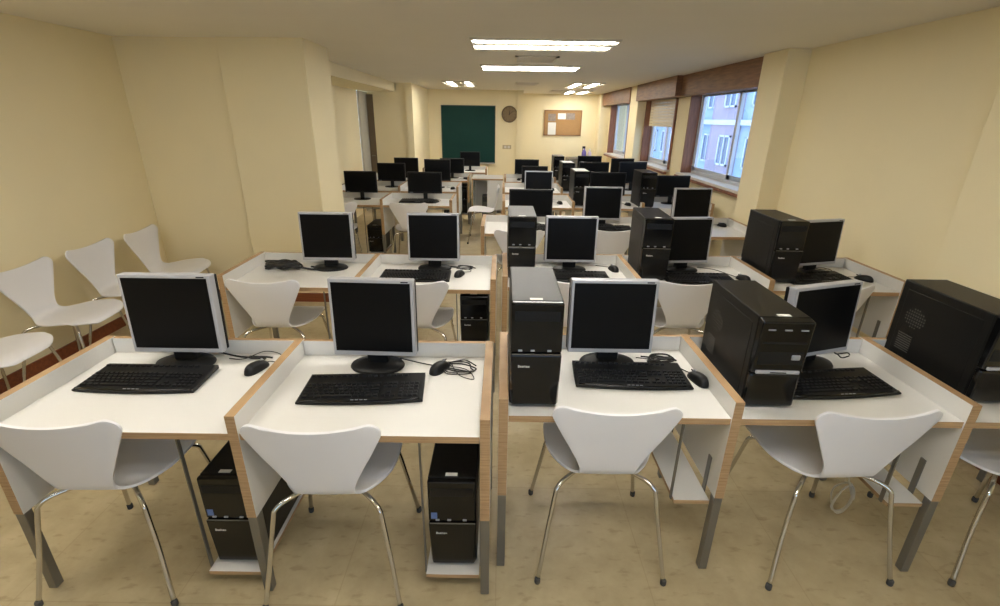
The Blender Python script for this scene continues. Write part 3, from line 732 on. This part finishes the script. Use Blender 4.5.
# ------------------------------------------------------------------ loose cables
def bundle(lab, cx, cy, rx, ry, loops, seed, m='cable', r=.0034, h=.012, z=Zt, tail=None, group='loose cable bundles'):
    rnd = random.Random(seed); P = []
    for k in range(loops*7):
        a = 2*PI*k/7+rnd.uniform(-.25, .25); q = rnd.uniform(.55, 1.)
        P.append((cx+rx*q*math.cos(a), cy+ry*q*math.sin(a), z+r+rnd.random()*h))
    if tail: P += [(p[0], p[1], p[2]) for p in tail]
    return tag(MB().tube(spline(P, 5), r, 6).build('cable_bundle', M[m], smooth=True), lab, 'cable', group)
bundle('thick heap of black cables on the second row pillar-side desk', -1.47, 2.985, .13, .06, 10, 3, r=.0075, h=.045, tail=[(-1.27, 2.96, Zt+.01), (-1.2, 2.99, Zt+.006), (-1.3, 3.03, Zt+.006)])
bundle('tangled black cables behind the mouse, front pillar-side desk, aisle seat', -.17, 1.69, .085, .055, 3, 5, r=.0028, tail=[(-.3, 1.71, Zt+.006), (-.42, 1.735, Zt+.02)])
bundle('black cables trailing from the outermost front monitor', -1.02, 1.74, .06, .012, 1, 6, r=.004, tail=[(-1.1, 1.745, Zt+.01), (-1.2, 1.75, Zt+.03)])
bundle('black cables behind the front aisle-side tower and monitor', .70, 1.775, .07, .035, 3, 7, r=.004, h=.02, tail=[(.62, 1.80, Zt+.01)])
bundle('thin cables beside the monitor, second row, aisle of pillar-side block', -.24, 3.06, .07, .045, 2, 8, r=.003, tail=[(-.35, 3.08, Zt+.006)])
bundle('pale cables behind the monitor, second row window-side, near the wall', 2.25, 3.10, .09, .035, 2, 9, 'cablew', r=.003, h=.02)
bundle('thin dark cable behind the angled front monitor', 1.52, 1.83, .05, .02, 1, 10, r=.003, h=.02)
# coil of pale cable hanging under the front window-side desk
P = []
for k in range(30):
    a = 2*PI*k/9
    P.append((1.582+.045*math.sin(a)+.008*math.sin(k), 1.66+.015*math.cos(a*.5), .098+.08*math.cos(a)+.010*math.sin(k*1.7)))
P += [(1.58, 1.66, .22), (1.578, 1.66, .327)]
tag(MB().tube(spline(P, 5), .0035, 6).build('cable_coil', M['cablew'], smooth=True), 'coil of pale cable hanging near the floor under the front window-side desk', 'cable')
bundle('black power cable lying on the floor beside the wall', 2.28, 2.05, .14, .08, 2, 12, z=0, r=.005, h=.01)
bundle('pale cable lying on the floor beside the wall', 2.08, 2.12, .12, .06, 2, 13, 'cablew', z=0, r=.004, h=.01)
t = thing('power_strip', 'black power strip on the floor beside the wall', 'power strip', (2.38, 2.3, 0), 1.2)
MB().box(-.16, .16, -.028, .028, 0, .04).build('body', M['black'], t, bevel=.006)
for k in range(4): MB().lathe([(.019, .04), (.019, .042)], 16, (-.105+k*.07, 0, 0)).build('socket', M['rubber'], t)

# items on the far sill
t = thing('low_cabinet', 'low dark cabinet in the far corner below the window', 'cabinet', (2.1, 12.2, 0))
MB().box(-.45, .25, -.25, .28, .0, .80).build('body', M['greybox'], t, bevel=.004)
for x in (-.44, -.09): MB().box(x, x+.33, -.268, -.25, .06, .77).build('door', M['greybox'], t, bevel=.004)
t = thing('spray_bottle', 'purple bottle with dark trigger on the cabinet in far corner', 'bottle', (2.06, 12.1, .8005))
MB().lathe([(.055, 0), (.06, .02), (.058, .14), (.03, .19), (.018, .21), (.018, .23)], 16).build('body', M['purple'], t, smooth=True)
MB().box(-.05, .025, -.016, .016, .23, .285).box(-.05, -.036, -.008, .008, .17, .235).build('trigger_head', M['black'], t, bevel=.006)
t = thing('soap_bottle', 'pale pink bottle beside the purple bottle in far corner', 'bottle', (2.20, 12.1, .8005))
MB().lathe([(.05, 0), (.054, .02), (.05, .13), (.022, .165), (.02, .175)], 16).build('body', M['pinkp'], t, smooth=True)
MB().lathe([(.022, .175), (.022, .215), (.012, .225)], 14).build('cap', M['label'], t, smooth=True)

# ------------------------------------------------------------------ light, sky, camera
w = bpy.data.worlds.new('sky'); S.world = w; w.use_nodes = True
nt = w.node_tree; bg = nt.nodes['Background']
sk = nt.nodes.new('ShaderNodeTexSky'); sk.sky_type = 'HOSEK_WILKIE'; sk.turbidity = 5.; sk.ground_albedo = .3
sk.sun_direction = Vector((-.6, -.4, .6)).normalized()
mx = nt.nodes.new('ShaderNodeMixRGB'); mx.inputs[0].default_value = .6; mx.inputs[2].default_value = (.55, .72, 1.0, 1)
nt.links.new(sk.outputs[0], mx.inputs[1]); nt.links.new(mx.outputs[0], bg.inputs[0]); bg.inputs[1].default_value = 6.0

f_px, cy, pitch, roll, H = 462., 291., .3575, .0143, 1.709
cam = bpy.data.cameras.new('camera'); co = bpy.data.objects.new('camera', cam); C.objects.link(co)
cam.sensor_fit = 'HORIZONTAL'; cam.sensor_width = 36; cam.lens = f_px/1000*36; cam.shift_y = (cy-303)/1000
cam.clip_start = .02; cam.clip_end = 300
fw = Vector((0, math.cos(pitch), -math.sin(pitch))); r0 = Vector((1, 0, 0)); u0 = Vector((0, math.sin(pitch), math.cos(pitch)))
rc = r0*math.cos(roll)+u0*math.sin(roll); uc = -r0*math.sin(roll)+u0*math.cos(roll)
co.matrix_world = Matrix(((rc.x, uc.x, -fw.x, 0), (rc.y, uc.y, -fw.y, 0), (rc.z, uc.z, -fw.z, H), (0, 0, 0, 1)))
S.camera = co
S.view_settings.view_transform = 'Standard'; S.view_settings.look = 'None'; S.view_settings.gamma = 1
S.view_settings.use_curve_mapping = False
S.view_settings.exposure = -.13
S.cycles.use_denoising = True
S.cycles.max_bounces = 10; S.cycles.diffuse_bounces = 5; S.cycles.transparent_max_bounces = 12
S.cycles.sample_clamp_indirect = 6.
